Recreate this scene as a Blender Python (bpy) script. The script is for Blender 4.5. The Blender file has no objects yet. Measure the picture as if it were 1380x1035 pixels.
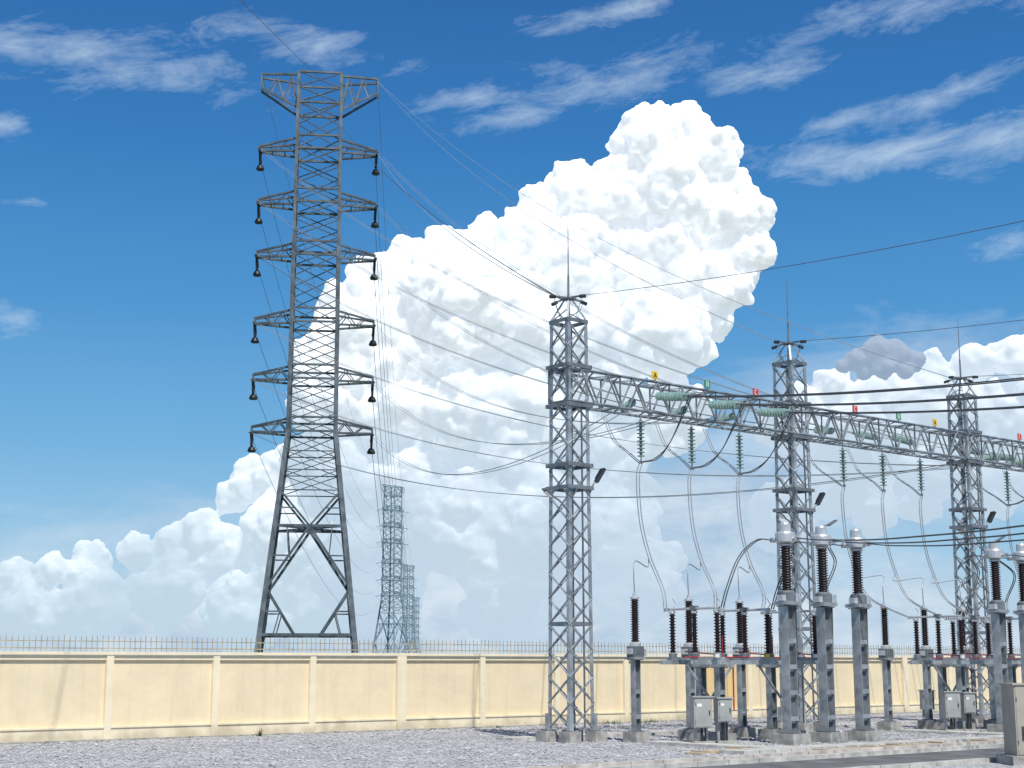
import bpy, bmesh, math, random
import numpy as np
from mathutils import Vector, Matrix
random.seed(7); rng=np.random.default_rng(11)
scene=bpy.context.scene
scene.view_settings.view_transform='Standard'
scene.view_settings.look='None'
scene.view_settings.exposure=0
H=2.2
PITCH=math.atan(376/2072)
# ------------------------------------------------------------ camera
cam=bpy.data.cameras.new('camera'); camo=bpy.data.objects.new('camera',cam)
scene.collection.objects.link(camo); scene.camera=camo
cam.lens=2072/1380*36; cam.sensor_width=36; cam.clip_end=30000; cam.clip_start=0.1
camo.location=(0,0,H); camo.rotation_euler=(math.pi/2+PITCH,0,0)
# image pixel coordinates to bearing (X/Y) and elevation (Z/Y) of a sight line
def sight(x,y):
    v=(517.5-y)/2072; d=math.cos(PITCH)-v*math.sin(PITCH)
    return (x-690)/2072/d,(math.sin(PITCH)+v*math.cos(PITCH))/d
# ------------------------------------------------------------ site frame (wall / gantry direction)
TH=math.radians(40.2)
A=Vector((math.cos(TH),math.sin(TH),0)); B=Vector((-math.sin(TH),math.cos(TH),0))
O=Vector((1.68,44.6,0))
def S(s,t,z=0): return O+A*s+B*t+Vector((0,0,z))

# ------------------------------------------------------------ materials
def new_mat(name):
    m=bpy.data.materials.new(name); m.use_nodes=True
    nt=m.node_tree; return m,nt,nt.nodes['Principled BSDF']
def mat(name,col,rough=0.5,metal=0.0,ns=6.0,amt=0.25,bump=0.0,bs=30.0,spec=0.5):
    m,nt,p=new_mat(name)
    tc=nt.nodes.new('ShaderNodeTexCoord')
    n=nt.nodes.new('ShaderNodeTexNoise'); n.inputs['Scale'].default_value=ns; n.inputs['Detail'].default_value=4
    nt.links.new(tc.outputs['Object'],n.inputs['Vector'])
    mr=nt.nodes.new('ShaderNodeMapRange'); mr.inputs[1].default_value=.3; mr.inputs[2].default_value=.7
    mr.inputs[3].default_value=1-amt; mr.inputs[4].default_value=1+amt
    nt.links.new(n.outputs[0],mr.inputs[0])
    vm=nt.nodes.new('ShaderNodeVectorMath'); vm.operation='SCALE'; vm.inputs[0].default_value=col
    nt.links.new(mr.outputs[0],vm.inputs[3]); nt.links.new(vm.outputs[0],p.inputs['Base Color'])
    p.inputs['Roughness'].default_value=rough; p.inputs['Metallic'].default_value=metal
    p.inputs['Specular IOR Level'].default_value=spec
    if bump>0:
        n2=nt.nodes.new('ShaderNodeTexNoise'); n2.inputs['Scale'].default_value=bs; n2.inputs['Detail'].default_value=4
        nt.links.new(tc.outputs['Object'],n2.inputs['Vector'])
        b=nt.nodes.new('ShaderNodeBump'); b.inputs['Distance'].default_value=bump; b.inputs['Strength'].default_value=.6
        nt.links.new(n2.outputs[0],b.inputs['Height']); nt.links.new(b.outputs[0],p.inputs['Normal'])
    return m
M_galv=mat('galvanised_steel',(.35,.38,.40),.4,.4,3,.4)
M_galvd=mat('weathered_steel',(.17,.19,.21),.5,.3,3,.35)
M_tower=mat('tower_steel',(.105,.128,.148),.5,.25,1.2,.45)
M_towerf=mat('tower_steel_painted_haze',(.23,.33,.41),.8,.0,1.2,.2,spec=.1)  # distance haze painted into the base colour, paler and bluer than the near tower
M_silver=mat('brushed_aluminium',(.60,.61,.62),.35,.5,5,.15)
M_black=mat('black_porcelain',(.022,.010,.010),.3,0,5,.3)
M_glass=mat('green_glass_insulator',(.25,.39,.36),.2,0,8,.3)
M_conc=mat('footing_concrete',(.33,.32,.30),.9,0,4,.35,.01,25)
M_wire=mat('aluminium_conductor',(.08,.09,.10),.55,.3,2,.2)
M_wirel=mat('new_conductor',(.30,.33,.36),.5,.2,2,.2)
M_red=mat('red_paint',(.36,.02,.025),.5,0,4,.3)
M_cab=mat('cabinet_paint',(.33,.345,.335),.45,0,2,.12)
M_cab2=mat('cabinet_beige_paint',(.36,.335,.28),.5,0,2,.15)
M_yel=mat('sign_yellow',(.75,.50,.03),.5,0,4,.1)
M_grn=mat('sign_green',(.03,.25,.09),.5,0,4,.1)
M_sred=mat('sign_red',(.60,.03,.03),.5,0,4,.1)
M_white=mat('white_enamel',(.75,.75,.73),.5,0,4,.08)
M_dark=mat('dark_plastic',(.025,.03,.035),.5,0,4,.2)
M_spike=mat('spike_steel',(.42,.36,.24),.6,.2,2,.3)
M_wood=mat('weathered_board',(.42,.34,.24),.85,0,3,.3)
# wall paint
def wall_mat(name,col):
    m,nt,p=new_mat(name); N=nt.nodes; L=nt.links
    tc=N.new('ShaderNodeTexCoord'); sp=N.new('ShaderNodeSeparateXYZ'); L.new(tc.outputs['Object'],sp.inputs[0])
    n=N.new('ShaderNodeTexNoise'); n.inputs['Scale'].default_value=.9; n.inputs['Detail'].default_value=7; n.inputs['Roughness'].default_value=.65
    L.new(tc.outputs['Object'],n.inputs['Vector'])
    r=N.new('ShaderNodeMapRange'); r.inputs[1].default_value=.3; r.inputs[2].default_value=.7; r.inputs[3].default_value=.92; r.inputs[4].default_value=1.05
    L.new(n.outputs[0],r.inputs[0])
    mp=N.new('ShaderNodeMapping'); mp.inputs['Scale'].default_value=(5,5,.35); L.new(tc.outputs['Object'],mp.inputs[0])
    n3=N.new('ShaderNodeTexNoise'); n3.inputs['Scale'].default_value=1.0; n3.inputs['Detail'].default_value=5; L.new(mp.outputs[0],n3.inputs['Vector'])
    r3=N.new('ShaderNodeMapRange'); r3.inputs[1].default_value=.5; r3.inputs[2].default_value=.8; r3.inputs[3].default_value=1; r3.inputs[4].default_value=.9
    L.new(n3.outputs[0],r3.inputs[0])
    mu=N.new('ShaderNodeMath'); mu.operation='MULTIPLY'; L.new(r.outputs[0],mu.inputs[0]); L.new(r3.outputs[0],mu.inputs[1])
    vs=N.new('ShaderNodeVectorMath'); vs.operation='SCALE'; vs.inputs[0].default_value=col; L.new(mu.outputs[0],vs.inputs[3])
    n4=N.new('ShaderNodeTexNoise'); n4.inputs['Scale'].default_value=1.6; n4.inputs['Detail'].default_value=7; L.new(tc.outputs['Object'],n4.inputs['Vector'])
    ad=N.new('ShaderNodeMath'); ad.operation='MULTIPLY_ADD'; L.new(n4.outputs[0],ad.inputs[0]); ad.inputs[1].default_value=-1.3; L.new(sp.outputs[2],ad.inputs[2])
    r4=N.new('ShaderNodeMapRange'); r4.inputs[1].default_value=-.62; r4.inputs[2].default_value=-.30; r4.inputs[3].default_value=.6; r4.inputs[4].default_value=0
    L.new(ad.outputs[0],r4.inputs[0])
    mx=N.new('ShaderNodeMix'); mx.data_type='RGBA'; L.new(r4.outputs[0],mx.inputs[0]); L.new(vs.outputs[0],mx.inputs[6]); mx.inputs[7].default_value=(.42,.36,.25,1)
    L.new(mx.outputs[2],p.inputs['Base Color']); p.inputs['Roughness'].default_value=.85
    nb=N.new('ShaderNodeTexNoise'); nb.inputs['Scale'].default_value=3; nb.inputs['Detail'].default_value=5; L.new(tc.outputs['Object'],nb.inputs['Vector'])
    b=N.new('ShaderNodeBump'); b.inputs['Distance'].default_value=.03; b.inputs['Strength'].default_value=.5; L.new(nb.outputs[0],b.inputs['Height']); L.new(b.outputs[0],p.inputs['Normal'])
    return m
M_wall=wall_mat('cream_wall_paint',(.77,.65,.44))
M_wallp=wall_mat('cream_pilaster_paint',(.79,.70,.51))
M_wallo=wall_mat('ochre_wall_paint',(.74,.54,.26))
def gravel_mat():
    m,nt,p=new_mat('crushed_stone'); N=nt.nodes; L=nt.links
    tc=N.new('ShaderNodeTexCoord')
    v=N.new('ShaderNodeTexVoronoi'); v.inputs['Scale'].default_value=18; L.new(tc.outputs['Object'],v.inputs['Vector'])
    sp=N.new('ShaderNodeSeparateColor'); L.new(v.outputs['Color'],sp.inputs[0])
    cr=N.new('ShaderNodeValToRGB'); e=cr.color_ramp.elements
    e[0].position=0; e[0].color=(.17,.17,.18,1); e[1].position=1; e[1].color=(.62,.62,.64,1)
    k=cr.color_ramp.elements.new(.5); k.color=(.37,.37,.39,1)
    L.new(sp.outputs[0],cr.inputs[0])
    n=N.new('ShaderNodeTexNoise'); n.inputs['Scale'].default_value=.5; n.inputs['Detail'].default_value=7; n.inputs['Roughness'].default_value=.65; L.new(tc.outputs['Object'],n.inputs['Vector'])
    r=N.new('ShaderNodeMapRange'); r.inputs[1].default_value=.35; r.inputs[2].default_value=.65; r.inputs[3].default_value=.8; r.inputs[4].default_value=1.15; L.new(n.outputs[0],r.inputs[0])
    vs=N.new('ShaderNodeVectorMath'); vs.operation='SCALE'; L.new(cr.outputs[0],vs.inputs[0]); L.new(r.outputs[0],vs.inputs[3])
    L.new(vs.outputs[0],p.inputs['Base Color']); p.inputs['Roughness'].default_value=.9
    b=N.new('ShaderNodeBump'); b.inputs['Distance'].default_value=.04; b.inputs['Strength'].default_value=.7
    L.new(v.outputs['Distance'],b.inputs['Height']); b.invert=True; L.new(b.outputs[0],p.inputs['Normal'])
    return m
M_gravel=gravel_mat()
M_stone=mat('loose_stone',(.36,.36,.375),.9,0,3,.55)
M_field=mat('field_grass',(.07,.10,.035),.95,0,.05,.4)
M_asph=mat('asphalt',(.12,.12,.125),.9,0,1.5,.35,.01,60)
M_pave=mat('pink_pavers',(.44,.33,.295),.9,0,2,.25,.01,30)
M_kerb=mat('kerb_concrete',(.46,.45,.42),.85,0,3,.3,.01,30)
M_weed=mat('weed_leaf',(.075,.11,.03),.8,0,6,.4)

# ------------------------------------------------------------ mesh builder
class MB:
    def __init__(s): s.v=[]; s.f=[]; s.m=[]; s.mats=[]
    def mi(s,m):
        if m not in s.mats: s.mats.append(m)
        return s.mats.index(m)
    def beam(s,p,q,w,h,m,up=None):
        p=Vector(p); q=Vector(q); z=(q-p)
        if z.length<1e-6: return
        z.normalize()
        u=Vector(up) if up is not None else (Vector((0,0,1)) if abs(z.z)<.9 else Vector((1,0,0)))
        x=u.cross(z)
        if x.length<1e-4: x=Vector((0,1,0)).cross(z)
        x.normalize(); y=z.cross(x)
        b=len(s.v)
        for c in (p,q):
            for i,j in((-1,-1),(1,-1),(1,1),(-1,1)): s.v.append(c+x*(i*w/2)+y*(j*h/2))
        k=s.mi(m)
        for f in((0,3,2,1),(4,5,6,7),(0,1,5,4),(1,2,6,5),(2,3,7,6),(3,0,4,7)):
            s.f.append([b+i for i in f]); s.m.append(k)
    def box(s,c,d,m):  # centre, dims
        c=Vector(c); s.beam(c-Vector((0,0,d[2]/2)),c+Vector((0,0,d[2]/2)),d[1],d[0],m,up=(1,0,0))
    def lathe(s,o,prof,m,n=14,axis=None):
        o=Vector(o); b=len(s.v); k=s.mi(m)
        if axis is None: R=Matrix.Identity(3)
        else: R=Vector(axis).normalized().to_track_quat('Z','Y').to_matrix()
        for r,z in prof:
            for i in range(n):
                a=2*math.pi*i/n; s.v.append(o+R@Vector((r*math.cos(a),r*math.sin(a),z)))
        for j in range(len(prof)-1):
            for i in range(n):
                i2=(i+1)%n; s.f.append([b+j*n+i,b+j*n+i2,b+(j+1)*n+i2,b+(j+1)*n+i]); s.m.append(k)
        s.f.append([b+i for i in range(n)][::-1]); s.m.append(k)
        e=b+(len(prof)-1)*n; s.f.append([e+i for i in range(n)]); s.m.append(k)
    def tube(s,pts,r,m,n=5):
        pts=[Vector(p) for p in pts]; b=len(s.v); k=s.mi(m)
        for i,p in enumerate(pts):
            t=(pts[min(i+1,len(pts)-1)]-pts[max(i-1,0)]).normalized()
            u=Vector((0,0,1)) if abs(t.z)<.95 else Vector((1,0,0))
            x=u.cross(t).normalized(); y=t.cross(x)
            for j in range(n):
                a=2*math.pi*j/n; s.v.append(p+x*(r*math.cos(a))+y*(r*math.sin(a)))
        for i in range(len(pts)-1):
            for j in range(n):
                j2=(j+1)%n; s.f.append([b+i*n+j,b+i*n+j2,b+(i+1)*n+j2,b+(i+1)*n+j]); s.m.append(k)
    def sheds(s,o,r0,r1,h,cnt,m,n=14,axis=None):
        pr=[(r0,0)]; st=h/cnt
        for i in range(cnt):
            z=i*st; pr+=[(r0,z+st*.25),(r1,z+st*.45),(r1*.97,z+st*.6),(r0,z+st*.85)]
        pr.append((r0,h)); s.lathe(o,pr,m,n,axis)
    def mesh(s,name):
        me=bpy.data.meshes.new(name); me.from_pydata([tuple(v) for v in s.v],[],s.f)
        for m in s.mats: me.materials.append(m)
        me.polygons.foreach_set('material_index',s.m); me.update(); return me
def obj(name,me,loc=(0,0,0),rz=0.0,parent=None):
    o=bpy.data.objects.new(name,me); scene.collection.objects.link(o)
    o.location=loc; o.rotation_euler=(0,0,rz)
    if parent: o.parent=parent
    return o
def empty(name,loc=(0,0,0),rz=0.0):
    return obj(name,None,loc,rz)
def smooth(pts,n=8):
    P=[Vector(p) for p in pts]; P=[P[0]*2-P[1]]+P+[P[-1]*2-P[-2]]; out=[]
    for i in range(1,len(P)-2):
        for k in range(n):
            t=k/n; a,b,c,d=P[i-1],P[i],P[i+1],P[i+2]
            out.append(.5*((2*b)+(c-a)*t+(2*a-5*b+4*c-d)*t*t+(3*b-a-3*c+d)*t**3))
    out.append(P[-2]); return out
def sag(p,q,s,n=24):
    p=Vector(p);q=Vector(q)
    return [p.lerp(q,i/n)-Vector((0,0,4*s*(i/n)*(1-i/n))) for i in range(n+1)]

# ------------------------------------------------------------ ground
def sheet(name,pts,z,m):
    me=bpy.data.meshes.new(name); me.from_pydata([(p[0],p[1],z) for p in pts],[],[tuple(range(len(pts)))]); me.materials.append(m)
    return obj(name,me)
sheet('ground',[(-9000,-9000),(9000,-9000),(9000,9000),(-9000,9000)],-.02,M_field)
def srect(s0,s1,t0,t1): return [S(s0,t0),S(s1,t0),S(s1,t1),S(s0,t1)]
sheet('gravel_yard',srect(-60,90,-70,9.3),0,M_gravel)
sheet('service_road',srect(-60,90,-12.6,-9.62),.008,M_asph)
sheet('pavement',srect(-60,90,-9.3,-8.5),.004,M_pave)
k=MB()
for t in (-9.45,-8.42,-12.75):
    for i in range(-30,60):
        k.beam(S(i*1.0+.01,t,.04),S(i*1.0+.985,t,.04),.14,.12,M_kerb)
obj('road_kerb',k.mesh('road_kerb'))
k=MB()   # cable trench covers
for t,s0,s1 in((-6.9,-1,40),(1.8,-1,40)):
    for i in range(int((s1-s0)/.6)):
        k.beam(S(s0+i*.6+.01,t,.04),S(s0+i*.6+.58,t,.04),.8,.1,M_kerb)
for s_,t0,t1 in((1.0,-6.4,-2),(12.5,-6.4,-2)):
    for i in range(int((t1-t0)/.6)):
        k.beam(S(s_,t0+i*.6+.01,.04),S(s_,t0+i*.6+.58,.04),.8,.1,M_kerb)
obj('cable_trench_cover',k.mesh('cable_trench_cover'))
for s_,t_,l,a in((2.4,-7.9,3.2,.1),(5.6,-7.7,2.6,-.06),(-.6,-6.3,2.8,.25),(9.5,-7.8,3.0,.04),(13.2,-7.6,2.6,-.1)):
    k=MB()
    for j in range(2): k.box((0,j*.27,.03),(l-j*.2,.24,.045),M_wood)
    for x in(-l*.35,l*.35): k.box((x,.13,.072),(.1,.5,.035),M_wood)
    obj('wooden_board',k.mesh('wooden_board'),S(s_,t_,0),TH+a)
# loose stones
def stones():
    n=26000; V=[];F=[]
    base=np.array([(1,0,0),(-1,0,0),(0,1,0),(0,-1,0),(0,0,1),(0,0,-.6)],float)
    fc=np.array([(0,2,4),(2,1,4),(1,3,4),(3,0,4),(2,0,5),(1,2,5),(3,1,5),(0,3,5)])
    cnt=0
    while cnt<n:
        s_=random.uniform(-22,22); t_=random.uniform(-8.3,9.0)
        r=random.uniform(.018,.042)*(1.0 if random.random()<.96 else 1.6)
        q=base*np.array([r*random.uniform(.7,1.3),r*random.uniform(.7,1.3),r*.7])
        a=random.random()*6.28; c,sn=math.cos(a),math.sin(a)
        q=q@np.array([[c,sn,0],[-sn,c,0],[0,0,1]])
        p=S(s_,t_,r*.3); V.append(q+np.array(p)); F.append(fc+6*cnt); cnt+=1
    V=np.concatenate(V);F=np.concatenate(F)
    me=bpy.data.meshes.new('gravel'); me.from_pydata(V.tolist(),[],F.tolist()); me.materials.append(M_stone); obj('gravel',me)
stones()

# ------------------------------------------------------------ perimeter wall
WT=9.2
wall=empty('perimeter_wall',S(0,WT),TH)
STEP=3.475; OFF=-2.8   # a pilaster at s=OFF
w=MB(); sp=MB()
i0,i1=-16,26
for i in range(i0,i1):
    s0=OFF+i*STEP; s1=s0+STEP
    big=(i%4==1)
    pw=.36 if big else .22
    w.beam((s0,0,0),(s0,0,2.43),.30 if big else .26,pw,M_wallp,up=(1,0,0))
    pm=M_wallo if i in(5,) else M_wall
    w.beam((s0+pw/2,0.03,1.27),(s1-.11,0.03,1.27),.09,2.26,pm)          # recessed panel
    w.beam((s0+pw/2,0,.17),(s1-.11,0,.17),.20,.40,M_wallp)             # plinth
    w.beam((s0+pw/2+.001,-.01,.385),(s1-.111,-.01,.385),.24,.05,M_wallp)
    w.beam((s0+pw/2,0,2.36),(s1-.11,0,2.36),.17,.14,M_wallp)           # top band
    w.beam((s0-.17,0,2.48),(s1-.171,0,2.48),.30,.085,M_wallp)         # coping
w.beam((OFF+i0*STEP,-.02,-.02),(OFF+i1*STEP,-.02,-.02),.4,.14,M_conc)
s_a=OFF+i0*STEP; s_b=OFF+i1*STEP
x=s_a
while x<s_b:
    h=.44+random.uniform(-.02,.03); dx=random.uniform(-.012,.012)
    sp.beam((x,0,2.52),(x+dx,random.uniform(-.02,.02),2.52+h),.016,.016,M_spike); x+=.17
sp.beam((s_a,.01,2.62),(s_b,.01,2.62),.02,.03,M_spike); sp.beam((s_a,.01,2.82),(s_b,.01,2.82),.02,.025,M_spike)
obj('wall_panels',w.mesh('wall_panels'),parent=wall); obj('wall_spikes',sp.mesh('wall_spikes'),parent=wall)

# ------------------------------------------------------------ gantry
def lattice4(mb,cor,levels,wb,m,horiz=True,xb=True):
    for a,b in zip(levels[:-1],levels[1:]):
        ca,cb=cor(a),cor(b)
        for i in range(4):
            j=(i+1)%4
            mb.beam(ca[i],cb[j],wb,wb*.35,m)
            if xb: mb.beam(ca[j],cb[i],wb,wb*.35,m)
            if horiz: mb.beam(ca[i],ca[j],wb,wb*.5,m)
def column_mesh():
    mb=MB()
    def cor(z):
        h=(.92-.012*z)/2; return [Vector((-h,-h,z)),Vector((h,-h,z)),Vector((h,h,z)),Vector((-h,h,z))]
    a,b=cor(0.25),cor(12.15)
    sg=[(-1,-1),(1,-1),(1,1),(-1,1)]
    for i,(sx,sy) in enumerate(sg):   # angle-section legs
        for off,w_,h_ in ((Vector((-sx*.055,0,0)),.12,.018),(Vector((0,-sy*.055,0)),.018,.12)):
            mb.beam(a[i]+off,b[i]+off,h_,w_,M_galv,up=(1,0,0))
        mb.box((a[i].x*1.08,a[i].y*1.08,.14),(.44,.44,.34),M_conc)
        mb.box((a[i].x,a[i].y,.325),(.26,.26,.03),M_galvd)
        mb.beam((a[i].x,a[i].y,.33),(a[i].x,a[i].y,.8),.14,.14,M_galv)
    lv=[.35+i*.735 for i in range(17)]
    lattice4(mb,cor,lv,.06,M_galv,horiz=False)
    for z,e in((7.2,.18),(7.86,.18),(9.62,.2),(10.78,.2),(12.15,.04),(3.3,.0)):
        c=cor(z); 
        for i in range(4):
            j=(i+1)%4; d=(c[j]-c[i]).normalized()*e/2
            o=Vector(((c[i]+c[j]).x,(c[i]+c[j]).y,0)).normalized()*e/3
            mb.beam(c[i]-d+o,c[j]+d+o,.03,.11,M_galvd)
    c=cor(12.15)
    for i in range(4):
        mb.beam(c[i],(c[i].x*.2,c[i].y*.2,12.85),.06,.05,M_galv)
        mb.beam(c[i],(c[(i+1)%4].x*.6,c[(i+1)%4].y*.6,12.5),.03,.03,M_galv)
    mb.box((0,0,12.87),(.34,.34,.05),M_galvd)
    for d in((1,0),(-1,0),(0,1),(0,-1)):
        v=Vector((d[0],d[1],0)); mb.beam(v*.05+Vector((0,0,12.9)),v*.62+Vector((0,0,12.86)),.035,.05,M_galvd)
        mb.sheds(v*.5+Vector((0,0,12.86)),.025,.06,.25,4,M_dark,8,axis=(d[0],d[1],-.15))
        mb.beam(v*.6+Vector((0,0,12.85)),(v.x*.3,v.y*.3,12.2),.012,.012,M_galvd)
    mb.lathe((0,0,12.9),[(.035,0),(.03,.7),(.02,.72),(.016,1.5),(.006,2.25)],M_galvd,8)
    mb.beam((.1,-.46,.4),(.1,-.42,9.6),.05,.03,M_galvd)
    return mb.mesh('lattice_column')
def floodlight(mb,x0,z0,dx,dz,big):
    p=Vector((x0,-.42,z0)); q=Vector((x0+dx,-.5,z0+dz))
    mb.tube(smooth([p,p.lerp(q,.5)+Vector((0,0,.08)),q],5),.025,M_galvd,6)
    d=(q-p).normalized(); w_=.22 if big else .14
    mb.beam(q-d*.05,q+d*(.42 if big else .36),w_,.09 if big else .05,M_dark if big else M_galvd)
    mb.beam(q+d*.02-Vector((0,0,.05)),q+d*.3-Vector((0,0,.05)),w_*.8,.02,M_white)
    if big:
        for k_ in range(5): mb.beam(q+d*(.02+k_*.07)+Vector((0,0,.05)),q+d*(.04+k_*.07)+Vector((0,0,.09)),w_*.9,.012,M_dark)
gantry=empty('steel_gantry',O,TH)
cm=column_mesh(); SP=10.1
for i in range(4): obj('column' if i==0 else 'column_%d'%(i+1),cm,(i*SP,0,0),0,gantry)
bm_=MB()
hw,z0,z1=.42,9.72,10.68
L0,L1=-.42,3*SP+.42
for y in(-hw,hw):
    for z in(z0,z1):
        bm_.beam((L0,y,z),(L1,y,z),.09,.014,M_galv); bm_.beam((L0,y*.94,z),(L1,y*.94,z),.014,.09,M_galv)
n=int((L1-L0)/.52); st=(L1-L0)/n
for i in range(n):
    xa=L0+i*st; xb=xa+st
    for y in(-hw,hw):
        if i%2==0: bm_.beam((xa,y,z0),(xb,y,z1),.055,.03,M_galv)
        else: bm_.beam((xa,y,z1),(xb,y,z0),.055,.03,M_galv)
    for z in(z0,z1):
        if i%2==0: bm_.beam((xa,-hw,z),(xb,hw,z),.05,.025,M_galv)
        else: bm_.beam((xa,hw,z),(xb,-hw,z),.05,.025,M_galv)
    if i%4==0:
        for z in(z0,z1): bm_.beam((xa,-hw,z),(xa,hw,z),.06,.04,M_galvd)
        for y in(-hw,hw): bm_.beam((xa,y,z0),(xa,y,z1),.05,.03,M_galvd)
obj('truss_beam',bm_.mesh('truss_beam'),parent=gantry)
m1=MB(); floodlight(m1,0,0,-.75,.42,False); m2=MB(); floodlight(m2,0,0,.22,.38,True); m3=MB(); floodlight(m3,0,0,.75,.36,False)
ml1,ml2,ml3=m1.mesh('street_lamp'),m2.mesh('floodlight'),m3.mesh('street_lamp_right')
for i in range(3):
    obj('street_lamp',ml1,S(i*SP-.42,0,6.45),TH); obj('floodlight',ml2,S(i*SP+.40,0,7.05),TH)
    if i: obj('street_lamp',ml3,S(i*SP+.42,0,6.4),TH)
# phase signs
def sign(letter,m,s_):
    mb=MB(); mb.box((0,0,.13),(.26,.02,.24),m); mb.box((0,0,-.02),(.03,.03,.12),M_galvd)
    c=M_white if m is not M_yel else M_dark; y=-.016
    def st(x0,z0,x1,z1): mb.beam((x0,y,z0+.13),(x1,y,z1+.13),.008,.022,c)
    if letter=='A': st(-.06,-.08,0,.08); st(.06,-.08,0,.08); st(-.03,-.02,.03,-.02)
    if letter=='B': st(-.05,-.08,-.05,.08); st(-.05,.08,.04,.07); st(-.05,0,.04,0); st(-.05,-.08,.04,-.07); st(.05,.06,.05,.01); st(.05,-.01,.05,-.06)
    if letter=='C': st(.05,.07,-.04,.07); st(-.05,.07,-.05,-.07); st(-.04,-.07,.05,-.07)
    obj('phase_sign',mb.mesh('phase_sign'),S(s_,-.45,10.74),TH)
PH=[3.15,5.5,7.8]; PH2=[13.0,15.5,17.7]; PH3=[23.3,25.7,28.0]
for l,m,s_ in zip('ABC',(M_yel,M_grn,M_sred),PH): sign(l,m,s_)
for l,m,s_ in zip('CBA',(M_sred,M_grn,M_yel),PH2): sign(l,m,s_)
for l,m,s_ in zip('CBA',(M_sred,M_grn,M_yel),PH3): sign(l,m,s_)
# insulator strings
def string_mesh(n,name):
    mb=MB(); mb.tube([(0,0,0),(0,0,-.16)],.018,M_galvd)
    st=.115
    for i in range(n):
        z=-.16-i*st
        mb.lathe((0,0,z-st),[(.03,0),(.125,.02),(.13,.03),(.07,.05),(.035,.065),(.035,st)],M_glass,12)
        mb.lathe((0,0,z-.045),[(.045,0),(.045,.044)],M_galvd,8)
    z=-.16-n*st
    mb.tube([(0,0,z),(0,0,z-.14)],.02,M_galvd); mb.beam((-.14,0,z-.16),(.14,0,z-.16),.05,.07,M_galvd)
    return mb.mesh(name)
SM=string_mesh(10,'insulator_string'); SL=.16+10*.115+.16
SUS=[[2.9,5.15,7.4],[12.75,15.0,17.25],[22.9,25.2,27.4]]
for bay in SUS:
    for s_ in bay: obj('insulator_string',SM,S(s_,-.05,9.68),TH+random.uniform(0,1))
# conductors
cond=MB(); cl=MB()
def tension(s_,t_,z_,target,mb):
    a=S(s_,t_,z_); d=(Vector(target)-a).normalized()
    o=bpy.data.objects.new('insulator_string',SM); scene.collection.objects.link(o); o.location=a
    o.rotation_mode='QUATERNION'; o.rotation_quaternion=(-d).to_track_quat('Z','Y')
    return a+d*SL
# front side bus conductors (towards the next gantry)
for bi,bay in enumerate([PH,PH3]):
    for i,s_ in enumerate(bay):
        tgt=S(s_,-40,10.9)
        ends=[tension(s_+o_,-.45,10.2,S(s_+o_,-20,7.8),cond) for o_ in(-.13,.13)]
        e=(ends[0]+ends[1])/2
        cond.beam(ends[0],ends[1],.04,.1,M_galvd)
        for o_ in(-.12,.12):
            cond.tube(sag(e+A*o_,tgt+A*o_,1.55,30),.02,M_wire,5)
        bot=S(SUS[0][i]+(20.0 if bi else 0),-.05,9.68-SL)
        for o_ in(-.05,.07):
            cond.tube(smooth([bot+A*o_,bot+A*(.35+o_)-B*.3+Vector((0,0,.12)),bot.lerp(e,.6)-Vector((0,0,.55)),e+A*o_]),.017,M_wire,5)

# ------------------------------------------------------------ yard equipment
def post(mb,h,w_=.28,foot=.62,x=0,y=0):
    mb.box((x,y,.12),(foot,foot,.34),M_conc); mb.box((x,y,.305),(w_+.14,w_+.14,.03),M_galvd)
    f=.02
    mb.box((x-w_/2,y,(h+.32)/2),(f,w_*.9,h-.32),M_galv); mb.box((x+w_/2,y,(h+.32)/2),(f,w_*.9,h-.32),M_galv)
    mb.box((x,y,(h+.32)/2),(w_-f-.004,.03,h-.32),M_galvd)
    z=.7
    while z<h-.3:
        mb.box((x,y-w_*.44,z),(w_-.03,.012,.12),M_galv); z+=.7
    mb.box((x,y,h+.012),(w_+.12,w_+.12,.024),M_galvd)
def ct_mesh():
    mb=MB(); post(mb,3.75,.32,.75)
    mb.box((0,0,3.84),(.62,.5,.10),M_galv)
    mb.lathe((0,0,3.89),[(.24,0),(.24,.24),(.18,.30)],M_galvd,16)
    mb.box((.33,0,4.0),(.2,.26,.24),M_silver); mb.box((-.3,-.05,3.98),(.16,.2,.16),M_silver)
    mb.sheds((0,0,4.19),.115,.175,1.22,17,M_black,16)
    mb.lathe((0,0,5.41),[(.13,0),(.19,.03),(.19,.06),(.15,.07),(.17,.09),(.28,.13),(.285,.36),(.26,.40),(.17,.42),(.165,.62),(.14,.66),(.03,.68)],M_silver,20)
    mb.tube([(0,-.42,5.62),(0,.42,5.62)],.05,M_silver,10); mb.box((0,-.45,5.62),(.1,.12,.14),M_silver); mb.box((0,.45,5.62),(.1,.12,.14),M_silver)
    mb.tube(smooth([(.17,0,.4),(.19,-.1,2),(.17,-.16,3.75)],6),.022,M_dark)
    return mb.mesh('current_transformer')
CTM=ct_mesh(); CT=[[3.7,5.3,6.9],[14.1,15.7,17.3],[24.2,25.8,27.4]]
for bay in CT:
    for s_ in bay: obj('current_transformer',CTM,S(s_,-4.9),TH)
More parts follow.
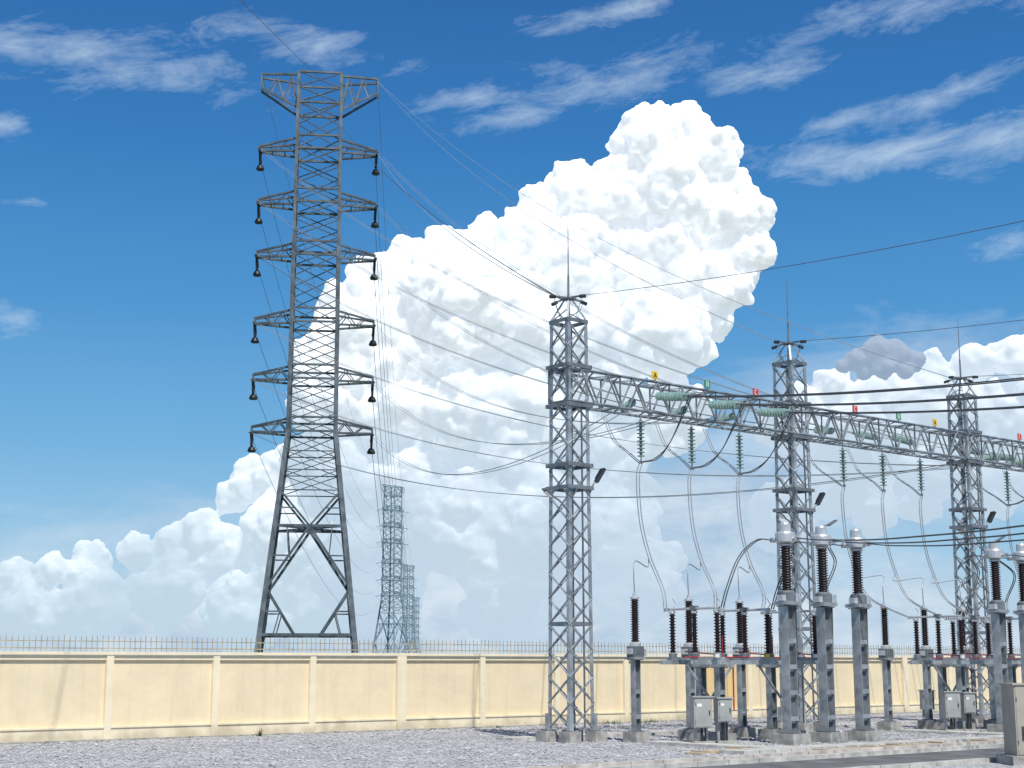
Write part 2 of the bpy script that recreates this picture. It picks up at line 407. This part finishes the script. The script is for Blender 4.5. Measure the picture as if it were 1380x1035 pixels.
def sa_mesh():
    mb=MB(); post(mb,2.28,.2,.55)
    mb.box((0,0,2.33),(.46,.46,.06),M_galv)
    mb.box((0,0,2.52),(.36,.34,.30),M_galvd); mb.box((.26,0,2.5),(.14,.2,.2),M_cab); mb.box((-.24,-.02,2.53),(.1,.18,.16),M_silver)
    mb.lathe((0,0,2.67),[(.17,0),(.17,.08),(.12,.12)],M_silver,14)
    mb.sheds((0,0,2.79),.085,.135,1.2,18,M_black,14)
    mb.lathe((0,0,3.99),[(.09,0),(.13,.02),(.13,.07),(.06,.1),(.04,.2)],M_silver,14)
    return mb.mesh('voltage_transformer')
SAM=sa_mesh(); SA=[[1.4,3.65,5.9],[13.15,15.4,17.65],[23.2,25.4,27.6]]
for bay in SA:
    for s_ in bay: obj('voltage_transformer',SAM,S(s_,-1.2),TH)
DS=[1.9,4.0,6.1]
def disc_mesh():
    mb=MB()
    for x in(2.5,5.5):
        post(mb,2.06,.22,.6,x,-.35); post(mb,2.06,.22,.6,x,.35)
        mb.beam((x,-.85,2.12),(x,.85,2.12),.14,.08,M_galv)
        mb.beam((x-.9,0,2.1),(x,0,1.2),.06,.05,M_galv); mb.beam((x+.9,0,2.1),(x,0,1.2),.06,.05,M_galv)
    for y in(-.62,.62):
        mb.beam((1.2,y,2.22),(6.9,y,2.22),.1,.12,M_galv)
    mb.tube([(1.3,-.15,2.36),(6.7,-.15,2.36)],.02,M_red,6)
    for i,x in enumerate(DS):
        mb.beam((x,-1.05,2.32),(x,1.05,2.32),.16,.08,M_galv)
        for y in(-.85,0,.85):
            mb.lathe((x,y,2.36),[(.12,0),(.12,.1),(.08,.13)],M_galvd,12)
            mb.sheds((x,y,2.48),.055,.10,1.08,13,M_black,12)
            mb.lathe((x,y,3.56),[(.07,0),(.09,.02),(.09,.07),(.05,.1)],M_silver,10)
        mb.tube([(x,-.95,3.70),(x,.95,3.70)],.035,M_silver,8)
        mb.beam((x,-1.15,3.66),(x,-.8,3.66),.1,.03,M_silver); mb.beam((x,.8,3.66),(x,1.15,3.66),.1,.03,M_silver)
        mb.beam((x,-.1,3.72),(x,.1,3.72),.16,.12,M_galvd)
        for y in(-.85,.85):
            mb.tube(smooth([(x,y,3.70),(x+.14,y,3.85),(x+.02,y,4.0)],4),.012,M_silver)
        mb.tube([(x+.15,-.9,2.36),(x+.15,-.9,2.95)],.013,M_red)  # earthing rod
        mb.tube([(x+.13,-.85,2.42),(x+.13,.5,2.52)],.018,M_red)
        mb.box((x-.2,-1.0,2.4),(.14,.06,.1),M_yel if i==1 else M_white)
    mb.tube([(2.9,-.5,2.3),(2.9,-.5,.9)],.022,M_red,6); mb.tube([(5.9,-.5,2.3),(5.9,-.5,.5)],.02,M_galvd,6)
    return mb.mesh('disconnector_switch')
DM=disc_mesh()
for k_ in(0,11.6,21.6): obj('disconnector_switch',DM,S(k_,-3.05),TH)
def cabinet(w_,d,h,z,m,name,legs=True):
    mb=MB()
    mb.box((0,0,z+h/2),(w_,d,h),m); mb.box((0,0,z+h+.02),(w_+.08,d+.08,.035),m)
    mb.box((0,-d/2-.008,z+h/2),(w_-.06,.012,h-.06),m)
    mb.box((0,-d/2-.016,z+h/2),(.008,.01,h-.1),M_dark) if w_>.8 else None
    mb.box((w_*.32,-d/2-.025,z+h*.5),(.025,.03,.12),M_dark)
    mb.box((-w_*.2,-d/2-.017,z+h*.75),(w_*.25,.006,h*.1),M_white)
    for zz in(.2,.8): mb.box((-w_/2+.04,-d/2-.018,z+h*zz),(.02,.02,.07),M_galvd)
    if z>.25:
        for x in(-w_*.3,w_*.3): mb.box((x,d*.2,z/2),(.07,.07,z),M_galv)
        mb.tube([(0,0,z),(0,0,.02)],.04,M_dark,6); mb.tube([(.1,0,z),(.12,.02,.02)],.025,M_dark,6)
        mb.box((0,.05,.05),(w_+.1,d+.2,.14),M_conc)
    return mb.mesh(name)
C1=cabinet(.52,.34,.8,.48,M_cab,'control_cabinet'); C2=cabinet(.42,.3,.62,.62,M_cab,'control_cabinet_small')
for k_ in(0,11.6,21.6):
    obj('control_cabinet',C1,S(1.35+k_,-3.75),TH-.5); obj('control_cabinet',C2,S(2.05+k_,-3.9),TH-.4)
    obj('control_cabinet',C2,S(4.6+k_,-.6),TH-.6)
mb=MB(); mb.box((0,0,.1),(1.7,1.1,.2),M_conc); base=mb
me=cabinet(1.4,.8,1.52,.2,M_cab2,'marshalling_kiosk')
kp=empty('marshalling_kiosk',(11.72,34.9,0),math.radians(2)); obj('kiosk_body',me,parent=kp); obj('kiosk_plinth',mb.mesh('kiosk_plinth'),parent=kp)
vn=MB()
for i in range(7): vn.box((-.35+0,-.425,.55+i*.045),(.45,.02,.02),M_dark)
obj('vent',vn.mesh('vent'),parent=kp)
# droppers and jumpers
def pair(pts,r,m,off=.05):
    for o_ in(-off,off):
        cl.tube(smooth([Vector(p)+A*o_ for p in pts],9),r,m,6)
for bi in range(3):
    kd=(0,11.6,21.6)[bi]
    for i in range(3):
        s0=SUS[bi][i]; bz=9.68-SL; sd=DS[i]+kd; sa=SA[bi][i]
        pair([S(s0,-.05,bz),S(s0-.22,-.12,bz-.5),S(s0-.25,-.25,6.4),S(s0-.15,-.5,5.3),S(s0-.25,-1.1,4.35),S(sd+.2,-1.75,3.72),S(sd,-2.0,3.72)],.018,M_wirel,.06)
        cl.tube(smooth([S(sa,-1.2,4.18),S(sa,-1.18,4.75),S(sa+.25,-1.0,5.12),S(s0-.35,-.6,5.0),S(s0-.2,-.5,5.25)],8),.018,M_wirel)
        sc=CT[bi][i]
        pair([S(sd,-4.1,3.7),S(sd+.05,-4.3,4.3),S(sd+.5,-4.35,5.1),S(sc-.5,-4.3,5.6),S(sc,-4.45,5.62)],.017,M_wire,.05)
        pair([S(sc,-5.35,5.62),S(sc,-6.5,5.5),S(sc,-9,5.42),S(sc,-14,5.6),S(sc,-26,6.6)],.018,M_wire,.05)
        # back-side jumper from the line tension string under the beam
        tp_=(PH,PH2,PH3)[bi][i]
        pair([S(tp_,1.85,9.95),S(tp_,1.4,9.1),S(tp_-.1,.6,8.55),S(s0,0,bz-.02)],.014,M_wirel,.06)
obj('dropper_cable',cl.mesh('dropper_cable'))

# ------------------------------------------------------------ transmission towers
def tower_mesh(m,fat=1.0,name='transmission_tower'):
    mb=MB()
    W0=8.05
    def wd(z): return W0+(3.7-W0)*z/20.1 if z<20.1 else 3.7+(3.45-3.7)*(z-20.1)/29.7
    def cor(z):
        h=wd(z)/2; return [Vector((-h,-h,z)),Vector((h,-h,z)),Vector((h,h,z)),Vector((-h,h,z))]
    def seg(z0,z1,w_):
        a,b=cor(z0),cor(z1)
        for i in range(4): mb.beam(a[i],b[i],w_,w_,m)
    seg(0,12.6,.38*fat); seg(12.6,20.1,.36*fat); seg(20.1,36,.32*fat); seg(36,49.8,.25*fat)
    d=.15*fat
    arms=[20.1,24.3,28.9,34.4,38.8,43.3]
    br=arms+[47.2,49.8]; lv=[]
    for a,b in zip(br[:-1],br[1:]):
        k_=max(1,round((b-a)/1.6)); lv+=[a+(b-a)*i/k_ for i in range(k_)]
    lv.append(49.8)
    lattice4(mb,cor,lv,d,m,horiz=False)
    for z in arms+[a+1.1 for a in arms]+[49.8,47.2]:
        c=cor(z)
        for i in range(4): mb.beam(c[i],c[(i+1)%4],d*1.2,d,m)
    lattice4(mb,cor,[15.4,17.0,18.5,20.1],d,m,horiz=True)
    for z in(12.6,4.3):
        c=cor(z)
        for i in range(4): mb.beam(c[i],c[(i+1)%4],.22*fat,.22*fat,m)
        mb.beam(c[0],c[2],d,d,m); mb.beam(c[1],c[3],d,d,m)
    c12=cor(12.6);c15=cor(15.4);c8=cor(7.8);c4=cor(4.3);c10=cor(10.3);c14=cor(14)
    for i in range(4):
        j=(i+1)%4; M=(c12[i]+c12[j])/2
        for a in(i,j):
            b=j if a==i else i
            mb.beam(M,c15[a],d*1.2,d,m); mb.beam(M,c8[a],d*1.6,d*1.2,m)
            q=c4[a].lerp(c4[b],.36); mb.beam(c8[a],q,d*1.5,d*1.2,m)
            mid=M.lerp(c8[a],.48); mb.beam(mid,c10[a],d,d*.7,m); mb.beam(mid,c12[a].lerp(M,.35),d*.8,d*.6,m)
            mid2=c8[a].lerp(q,.5); mb.beam(mid2,cor(6.05)[a],d,d*.7,m); mb.beam(mid2,c4[a].lerp(q,.4),d*.8,d*.6,m)
            mid3=M.lerp(c15[a],.5); mb.beam(mid3,c14[a],d*.8,d*.6,m)
    c0=cor(0)
    for c in c0: mb.lathe((c.x,c.y,-.3),[(.6,0),(.6,.6),(.45,.7)],M_conc,10)
    TX=4.75
    for z in arms:
        for sx in(-1,1):
            h=wd(z)/2; h2=wd(z+1.1)/2
            tip=Vector((sx*TX,0,z+.1)); ti2=Vector((sx*TX,0,z+.5))
            ys=h*.5
            for sy in(-1,1):
                t1=tip+Vector((0,sy*.18,0)); t2=ti2+Vector((0,sy*.18,0))
                p0=Vector((sx*h,sy*ys,z)); p1=Vector((sx*h2,sy*ys,z+1.1))
                mb.beam(p0,t1,d*1.2,d,m); mb.beam(p1,t2,d*1.1,d,m); mb.beam(t1,t2,d,d,m)
                prev=p0
                for k_ in range(1,4):
                    f=k_/4; a=p0.lerp(t1,f); b=p1.lerp(t2,f)
                    mb.beam(prev,b if k_%2 else a,d*.6,d*.5,m); prev=b if k_%2 else a
            for f in(.33,.66):
                mb.beam(Vector((sx*h,-ys,z)).lerp(tip,f),Vector((sx*h,ys,z)).lerp(tip,f),d*.6,d*.5,m)
            mb.beam(tip+Vector((0,-.3,0)),tip+Vector((0,.3,0)),d,d*1.3,m)
            for sy in(-.25,.25):
                mb.sheds((sx*(TX-.05),sy,z-1.05),.04*fat,.10*fat,1.1,8,M_dark if fat>.95 else m,8)
            mb.lathe((sx*(TX-.05),0,z-1.5),[(.30,0),(.34,.12),(.22,.38),(.08,.48)],M_dark if fat>.95 else m,10)
            for sy in(-1,1):
                mb.sheds((sx*TX,sy*.3,z-.05),.04*fat,.11*fat,1.7,12,M_dark if fat>.95 else m,8,axis=(0,sy,-.12))
            mb.tube(sag((sx*TX,-2.0,z-.25),(sx*TX,2.0,z-.25),1.1,14),.03,M_dark if fat>.95 else m,4)
    for sx in(-1,1):
        h=wd(49.8)/2; hh=wd(47.2)/2
        for sy in(-1,1):
            t=Vector((sx*TX,sy*.45,49.9))
            mb.beam((sx*h,sy*h*.6,49.8),t,d*1.2,d,m); mb.beam((sx*hh,sy*hh*.6,46.9),t-Vector((0,0,1.2)),d*1.1,d,m); mb.beam(t,t-Vector((0,0,1.3)),d,d,m)
            p0=Vector((sx*hh,sy*hh*.6,46.9)); p1=Vector((sx*h,sy*h*.6,49.8)); tl=t-Vector((0,0,1.2)); prev=p0
            for k_ in range(1,5):
                f=k_/5; q=p1.lerp(t,f) if k_%2 else p0.lerp(tl,f); mb.beam(prev,q,d*.7,d*.6,m); prev=q
        mb.beam((sx*TX,-.5,49.9),(sx*TX,.5,49.9),d,d,m)
    return mb.mesh(name)
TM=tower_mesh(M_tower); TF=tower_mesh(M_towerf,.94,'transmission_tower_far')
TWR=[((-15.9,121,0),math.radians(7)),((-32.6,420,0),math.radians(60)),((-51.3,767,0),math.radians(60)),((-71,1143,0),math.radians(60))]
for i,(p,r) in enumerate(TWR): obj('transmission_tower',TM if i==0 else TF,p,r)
def tp(i,x,y,z):
    p,r=TWR[i]; return Vector(p)+Matrix.Rotation(r,3,'Z')@Vector((x,y,z))
ARM=[20.1,24.3,28.9,34.4,38.8,43.3]
far=MB()
for i in range(3):
    for sx in(-1,1):
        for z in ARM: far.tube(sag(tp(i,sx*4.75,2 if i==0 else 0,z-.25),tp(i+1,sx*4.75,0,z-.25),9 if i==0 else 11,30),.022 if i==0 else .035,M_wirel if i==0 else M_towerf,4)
        far.tube(sag(tp(i,sx*4.75,0,49.9),tp(i+1,sx*4.75,0,49.9),6,30),.018,M_wirel,4)
# span down to the gantry
tgt=PH+PH2
for sgn,targets,ar,sg_ in((1,tgt,ARM,2.6),(-1,PH3+[26.9,24.5,22.4],ARM,3.0)):
    for k_,z in enumerate(ar):
        st_=tp(0,sgn*4.75,-2,z-.25); s_=targets[k_]
        e=tension(s_,.45,10.2,S(s_,.45,10.2)+(st_-S(s_,.45,10.2)).normalized()*5-Vector((0,0,.8)),cond)
        for o_ in(-.2,.2): far.tube(sag(st_+A*o_,e+A*o_,sg_,30),.015,M_wire if (o_<0 and k_%3==0) else M_wirel,4)
far.tube(sag(tp(0,4.75,0,49.9),S(SP,.3,12.9),2.0,30),.014,M_wirel,4)
far.tube(sag(tp(0,4.75,0,49.9),S(2*SP,.3,12.9),2.6,30),.014,M_wirel,4)
far.tube(sag(tp(0,-1,0,49.9),S(0,.3,12.9),1.6,30),.020,M_wire,4)
far.tube(sag(tp(0,4.75,-2,43.0),S(0,.3,12.9),1.2,30),.02,M_wirel,4)
far.tube(sag(tp(0,0,0,49.9),(-6.5,0,9.2),.2,10),.020,M_wire,4)
for i in range(3): far.tube(sag(S(i*SP,-.5,12.88),S(i*SP,-42,13.2),1.2,24),.009,M_wire,4)
obj('overhead_line',far.mesh('overhead_line'))
obj('busbar_conductor',cond.mesh('busbar_conductor'))

# ------------------------------------------------------------ weeds
wd_=MB()
def tuft(c,r,h,n):
    for _ in range(n):
        a=random.random()*6.28; q=Vector((math.cos(a),math.sin(a),0)); b=c+q*random.random()*r; tip=b+q*h*.5*random.random()+Vector((0,0,h*random.uniform(.5,1)))
        w_=Vector((-q.y,q.x,0))*.014; i=len(wd_.v); wd_.v+=[b-w_,b+w_,tip]; wd_.f.append([i,i+1,i+2]); wd_.m.append(wd_.mi(M_weed))
for s_,n,h,r in((-14.4,200,.14,.8),(-4.9,30,.3,.1),(4.5,25,.14,.4),(7,40,.16,.5),(10,50,.2,.7),(12,50,.2,.8),(14.5,40,.2,.7),(17,40,.2,.7)):
    tuft(S(s_,8.75,0),r,h,n)
for _ in range(40): tuft(S(random.uniform(-25,25),random.uniform(8.5,9.0),0),.12,random.uniform(.04,.1),6)
obj('weeds',wd_.mesh('weeds'))

# ------------------------------------------------------------ cumulus clouds (real billows, kilometres away)
def ico(sub):
    bm=bmesh.new(); bmesh.ops.create_icosphere(bm,subdivisions=sub,radius=1)
    v=np.array([x.co[:] for x in bm.verts]); f=np.array([[a.index for a in q.verts] for q in bm.faces]); bm.free(); return v,f
I3=ico(3); I2=ico(2); I1=ico(1)
def cloud_mat(name,z0,z1,h0,h1,haze_shade,scale=45,em_s=.56):
    m,nt,p=new_mat(name); N=nt.nodes; L=nt.links; out=N['Material Output']; N.remove(p)
    # light diffuses tens of metres through the droplets
    df=N.new('ShaderNodeSubsurfaceScattering'); df.falloff='RANDOM_WALK'; df.inputs['Color'].default_value=(.55,.555,.57,1)
    df.inputs['Scale'].default_value=scale; df.inputs['Radius'].default_value=(1,1,1)
    em=N.new('ShaderNodeEmission'); em.inputs[0].default_value=(.89,.945,1,1); em.inputs[1].default_value=em_s   # constant self-glow standing in for multiple scattering inside the cloud
    add=N.new('ShaderNodeAddShader'); L.new(df.outputs[0],add.inputs[0]); L.new(em.outputs[0],add.inputs[1])
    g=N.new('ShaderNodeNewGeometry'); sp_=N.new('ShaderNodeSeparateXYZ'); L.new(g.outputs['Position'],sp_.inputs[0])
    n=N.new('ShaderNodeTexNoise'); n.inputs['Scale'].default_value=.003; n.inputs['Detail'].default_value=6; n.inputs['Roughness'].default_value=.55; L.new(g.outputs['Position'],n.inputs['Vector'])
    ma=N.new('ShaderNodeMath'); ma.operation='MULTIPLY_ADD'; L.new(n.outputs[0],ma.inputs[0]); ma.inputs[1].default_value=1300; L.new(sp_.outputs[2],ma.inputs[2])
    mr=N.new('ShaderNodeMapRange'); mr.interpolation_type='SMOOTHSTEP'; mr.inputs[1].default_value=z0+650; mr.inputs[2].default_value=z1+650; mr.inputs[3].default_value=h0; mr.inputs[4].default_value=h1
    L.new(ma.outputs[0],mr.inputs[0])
    hz=N.new('ShaderNodeEmission'); hz.inputs[0].default_value=(*haze_shade,1)  # emissive colour painting distance haze and soft grey-blue shade low on the cloud
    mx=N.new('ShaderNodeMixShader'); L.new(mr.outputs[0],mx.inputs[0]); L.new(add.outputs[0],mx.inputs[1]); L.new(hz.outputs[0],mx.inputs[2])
    L.new(mx.outputs[0],out.inputs[0]); m.cycles.emission_sampling='NONE'; return m
def cloud(name,blobs,Y,material,voxel=6.0,n1=16,n2=9,wisp=0):
    V=[];F=[];c=0
    def put(cen,r,T):
        nonlocal c
        v=T[0]*np.array([r,r,r*.95])+cen; V.append(v); F.append(T[1]+c); c+=len(v)
    for (px,py,pr) in blobs:
        Yb=Y+rng.uniform(-.5,.5)*pr*2.0
        u,t=sight(px,py); cen=np.array([Yb*u,Yb,H+Yb*t]); r=pr*Y/2072*.86
        put(cen,r,I3)
        for _ in range(n1):
            d=rng.normal(size=3); d/=np.linalg.norm(d)
            if d[1]>.35: d[1]*=-1
            r1=r*rng.uniform(.22,.5); c1=cen+d*r*.84; put(c1,r1,I2)
            for _ in range(n2):
                e=rng.normal(size=3); e/=np.linalg.norm(e)
                if e[1]>.3: e[1]*=-1
                r2=r1*rng.uniform(.25,.5); c2=c1+e*r1*.84; put(c2,r2,I2)
                if r2>voxel*2.5:
                    for _ in range(3):
                        e=rng.normal(size=3); e/=np.linalg.norm(e)
                        if e[1]>.3: e[1]*=-1
                        put(c2+e*r2*.85,r2*rng.uniform(.35,.55),I1)
    V=np.concatenate(V);F=np.concatenate(F)
    me=bpy.data.meshes.new(name); me.vertices.add(len(V)); me.vertices.foreach_set('co',V.astype(np.float32).ravel())
    me.loops.add(len(F)*3); me.loops.foreach_set('vertex_index',F.astype(np.int32).ravel())
    me.polygons.add(len(F)); me.polygons.foreach_set('loop_start',np.arange(0,len(F)*3,3,dtype=np.int32)); me.polygons.foreach_set('loop_total',np.full(len(F),3,dtype=np.int32))
    me.update(calc_edges=True); me.materials.append(material); o=obj(name,me)
    r=o.modifiers.new('r','REMESH'); r.mode='VOXEL'; r.voxel_size=voxel; r.use_smooth_shade=True
    sm=o.modifiers.new('s','SMOOTH'); sm.factor=.5; sm.iterations=4
    for sc,stg in((60,12),(20,9),(9,5)):
        tx=bpy.data.textures.new('t%d'%sc,'CLOUDS'); tx.noise_scale=sc; tx.noise_depth=2
        dm=o.modifiers.new('d','DISPLACE'); dm.texture=tx; dm.texture_coords='LOCAL'; dm.strength=stg; dm.mid_level=.5
    return o
main=[(870,187,50),(915,182,47),(952,212,48),(845,235,45),(900,262,70),(985,262,36),(968,295,52),(1012,292,36),(1018,340,34),(975,345,58),(955,385,48),(990,395,26),(962,432,32),(935,470,32),
(765,262,46),(820,292,72),(727,282,38),(880,365,90),(780,372,92),(703,325,46),(655,332,42),(603,342,42),(552,352,38),(505,378,44),(462,420,44),(620,425,90),(700,445,100),(540,455,80),(465,490,66),
(437,545,55),(800,480,90),(885,450,70),(560,565,95),(680,575,110),(800,600,95),(455,630,72),(900,560,60),(560,690,100),(690,700,110),(800,700,90),(415,480,26),(650,765,45),(500,770,90),(700,800,80),(850,780,70)]
low=[(345,650,36),(312,672,24),(392,650,50),(272,712,30),(232,730,28),(185,745,28),(125,758,32),(70,768,26),(20,775,26),(300,745,50),(390,730,75),(230,790,55),(130,810,55),(40,822,48),(330,815,60),(430,800,70),(-40,800,50)]
right=[(1250,500,34),(1215,515,34),(1310,488,32),(1370,480,36),(1180,528,34),(1120,525,32),(1080,545,30),(1350,575,34),(1230,560,60),(1310,560,55),(1060,580,40),(1150,590,60),(1400,560,60),(1180,690,34),(1240,680,30),(1050,690,50),(1330,650,60),(1130,650,50),(1250,640,50)]
scrap=[(1155,485,18),(1180,472,22),(1207,476,22),(1232,486,16),(1137,494,12),(1190,494,20),(1220,500,14),(1165,503,12)]
HZ=(.53,.67,.81)
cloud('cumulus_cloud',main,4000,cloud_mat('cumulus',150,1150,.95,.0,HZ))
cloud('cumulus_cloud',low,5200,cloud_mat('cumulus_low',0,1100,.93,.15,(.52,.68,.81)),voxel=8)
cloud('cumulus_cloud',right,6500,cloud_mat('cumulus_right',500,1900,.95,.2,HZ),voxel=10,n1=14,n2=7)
cloud('cumulus_cloud',scrap,6000,cloud_mat('cumulus_painted_shade',3000,5000,.85,.85,(.25,.36,.52)),voxel=8,n1=12,n2=5)  # dark scrap: its shade is painted in as a dull blue emission

# ------------------------------------------------------------ light
sd=Vector((.30,-.95,0)).normalized(); EL=math.radians(56)
dv=Vector((sd.x*math.cos(EL),sd.y*math.cos(EL),math.sin(EL)))
sl=bpy.data.lights.new('sun','SUN'); sl.energy=4.9; sl.angle=math.radians(.5); sl.color=(1,.965,.90)
so=obj('sun',sl); so.rotation_mode='QUATERNION'; so.rotation_quaternion=dv.to_track_quat('Z','Y')
wo=bpy.data.worlds.new('World'); scene.world=wo; wo.use_nodes=True
wo.cycles.sampling_method='MANUAL'; wo.cycles.sample_map_resolution=256
nt=wo.node_tree; N=nt.nodes; L=nt.links; N.clear()
def lk(a,i):
    if isinstance(a,bpy.types.NodeSocket): L.new(a,i)
    else: i.default_value=a
def Mt(op,a,b=None,c=None,clamp=False):
    n=N.new('ShaderNodeMath'); n.operation=op; n.use_clamp=clamp; lk(a,n.inputs[0])
    if b is not None: lk(b,n.inputs[1])
    if c is not None: lk(c,n.inputs[2])
    return n.outputs[0]
sky=N.new('ShaderNodeTexSky'); sky.sky_type='NISHITA'; sky.sun_disc=False; sky.sun_elevation=EL; sky.sun_rotation=math.atan2(sd.x,sd.y)
sky.altitude=0; sky.air_density=1.0; sky.dust_density=.6; sky.ozone_density=1.5
tc=N.new('ShaderNodeTexCoord'); sx=N.new('ShaderNodeSeparateXYZ'); L.new(tc.outputs['Generated'],sx.inputs[0])
az=Mt('ARCTAN2',sx.outputs[0],sx.outputs[1]); el=Mt('ARCSINE',sx.outputs[2])
cb0=N.new('ShaderNodeCombineXYZ'); L.new(az,cb0.inputs[0]); L.new(el,cb0.inputs[1]); AE=cb0.outputs[0]
# grade of the lower sky (clear maritime air), fading to the plain physical sky overhead
rp=N.new('ShaderNodeValToRGB'); L.new(Mt('MULTIPLY',el,1/math.radians(50)),rp.inputs[0])
es=rp.color_ramp.elements; es[0].position=0; es[0].color=(.50,.68,.82,1); es[1].position=.52; es[1].color=(.017,.125,.40,1)
for d_,c_ in((4,(.32,.58,.81)),(8,(.16,.44,.75)),(13,(.070,.305,.65)),(19,(.030,.20,.53))):
    q=es.new(d_/50); q.color=(*c_,1)
sc=N.new('ShaderNodeVectorMath'); sc.operation='SCALE'; L.new(rp.outputs[0],sc.inputs[0]); sc.inputs[3].default_value=1/.1
fd=N.new('ShaderNodeMapRange'); L.new(el,fd.inputs[0]); fd.inputs[1].default_value=math.radians(27); fd.inputs[2].default_value=math.radians(45); fd.inputs[3].default_value=.9; fd.inputs[4].default_value=0
mul=N.new('ShaderNodeMix'); mul.data_type='RGBA'; L.new(fd.outputs[0],mul.inputs[0]); L.new(sky.outputs[0],mul.inputs[6]); L.new(sc.outputs[0],mul.inputs[7])
bg=N.new('ShaderNodeBackground'); bg.inputs[1].default_value=.1; L.new(mul.outputs[2],bg.inputs[0])
def blob(px,py,rx,ry,ang):
    u,t=sight(px,py); a0=math.atan(u); e0=math.atan(t*math.cos(a0))
    mp=N.new('ShaderNodeMapping'); mp.vector_type='TEXTURE'; mp.inputs['Location'].default_value=(a0,e0,0); mp.inputs['Rotation'].default_value=(0,0,ang); mp.inputs['Scale'].default_value=(rx/2072,ry/2072,1)
    L.new(AE,mp.inputs[0]); ln=N.new('ShaderNodeVectorMath'); ln.operation='LENGTH'; L.new(mp.outputs[0],ln.inputs[0])
    return ln.outputs['Value']
def mx_(bl):
    r=blob(*bl[0])
    for b in bl[1:]: r=Mt('MINIMUM',r,blob(*b))
    return Mt('SUBTRACT',1,r,clamp=True)
def noise2(sx_,sy_,ang,det,seed,dist=0,rough=.55):
    mp=N.new('ShaderNodeMapping'); mp.vector_type='TEXTURE'; mp.inputs['Location'].default_value=(0,0,-seed); mp.inputs['Rotation'].default_value=(0,0,ang); mp.inputs['Scale'].default_value=(1/sx_,1/sy_,1); L.new(AE,mp.inputs[0])
    n=N.new('ShaderNodeTexNoise'); n.inputs['Scale'].default_value=1; n.inputs['Detail'].default_value=det; n.inputs['Roughness'].default_value=rough; n.inputs['Distortion'].default_value=dist
    L.new(mp.outputs[0],n.inputs['Vector']); return n.outputs[0]
# cirrus / altocumulus shreds
r_=math.radians
mask=mx_([(130,80,380,90,r_(-2)),(20,65,260,60,r_(-6)),(430,65,250,55,r_(-6)),(840,105,260,66,r_(14)),(700,160,150,42,r_(10)),(1010,100,200,42,r_(12)),(1150,212,420,50,r_(2)),(1340,190,180,52,r_(12)),(1290,118,210,34,r_(16)),(1130,160,150,28,r_(14)),(640,132,130,28,r_(8)),(0,165,60,32,0),(1250,8,380,44,r_(5)),(850,12,240,26,r_(8)),(35,272,80,16,0),(1370,325,120,34,r_(6)),(20,430,80,40,0)])
nz=noise2(17,50,r_(10),8,3.1,.3,.7); nz2=noise2(6,16,r_(10),3,8.7,.2,.6)
t_=Mt('ADD',Mt('ADD',nz,Mt('MULTIPLY',nz2,.30)),Mt('SUBTRACT',Mt('MULTIPLY',mask,.44),.85))
ca=Mt('MULTIPLY',Mt('MULTIPLY',t_,2.1,clamp=True),.72)
bc=N.new('ShaderNodeBackground'); bc.inputs[0].default_value=(.66,.80,.92,1); bc.inputs[1].default_value=1
m1_=N.new('ShaderNodeMixShader'); L.new(ca,m1_.inputs[0]); L.new(bg.outputs[0],m1_.inputs[1]); L.new(bc.outputs[0],m1_.inputs[2])
# low hazy layer cloud
n3=noise2(7,20,0,6,1.7,.4,.6)
lowm=mx_([(650,900,1500,300,0),(1220,600,420,210,r_(6)),(700,680,420,240,0),(1000,700,300,200,0),(180,880,500,100,0)])
t2=Mt('ADD',n3,Mt('SUBTRACT',Mt('MULTIPLY',lowm,1.0),.66))
la=Mt('MULTIPLY',Mt('MULTIPLY',t2,2.2,clamp=True),.9)
n4=noise2(12,30,0,6,5.5,.4,.6)
cr=N.new('ShaderNodeValToRGB'); L.new(n4,cr.inputs[0]); e=cr.color_ramp.elements
e[0].position=.35; e[0].color=(.42,.57,.74,1); e[1].position=.66; e[1].color=(.72,.81,.90,1)
bl=N.new('ShaderNodeBackground'); L.new(cr.outputs[0],bl.inputs[0]); bl.inputs[1].default_value=1
m2_=N.new('ShaderNodeMixShader'); L.new(la,m2_.inputs[0]); L.new(m1_.outputs[0],m2_.inputs[1]); L.new(bl.outputs[0],m2_.inputs[2])
ow=N.new('ShaderNodeOutputWorld'); L.new(m2_.outputs[0],ow.inputs[0])
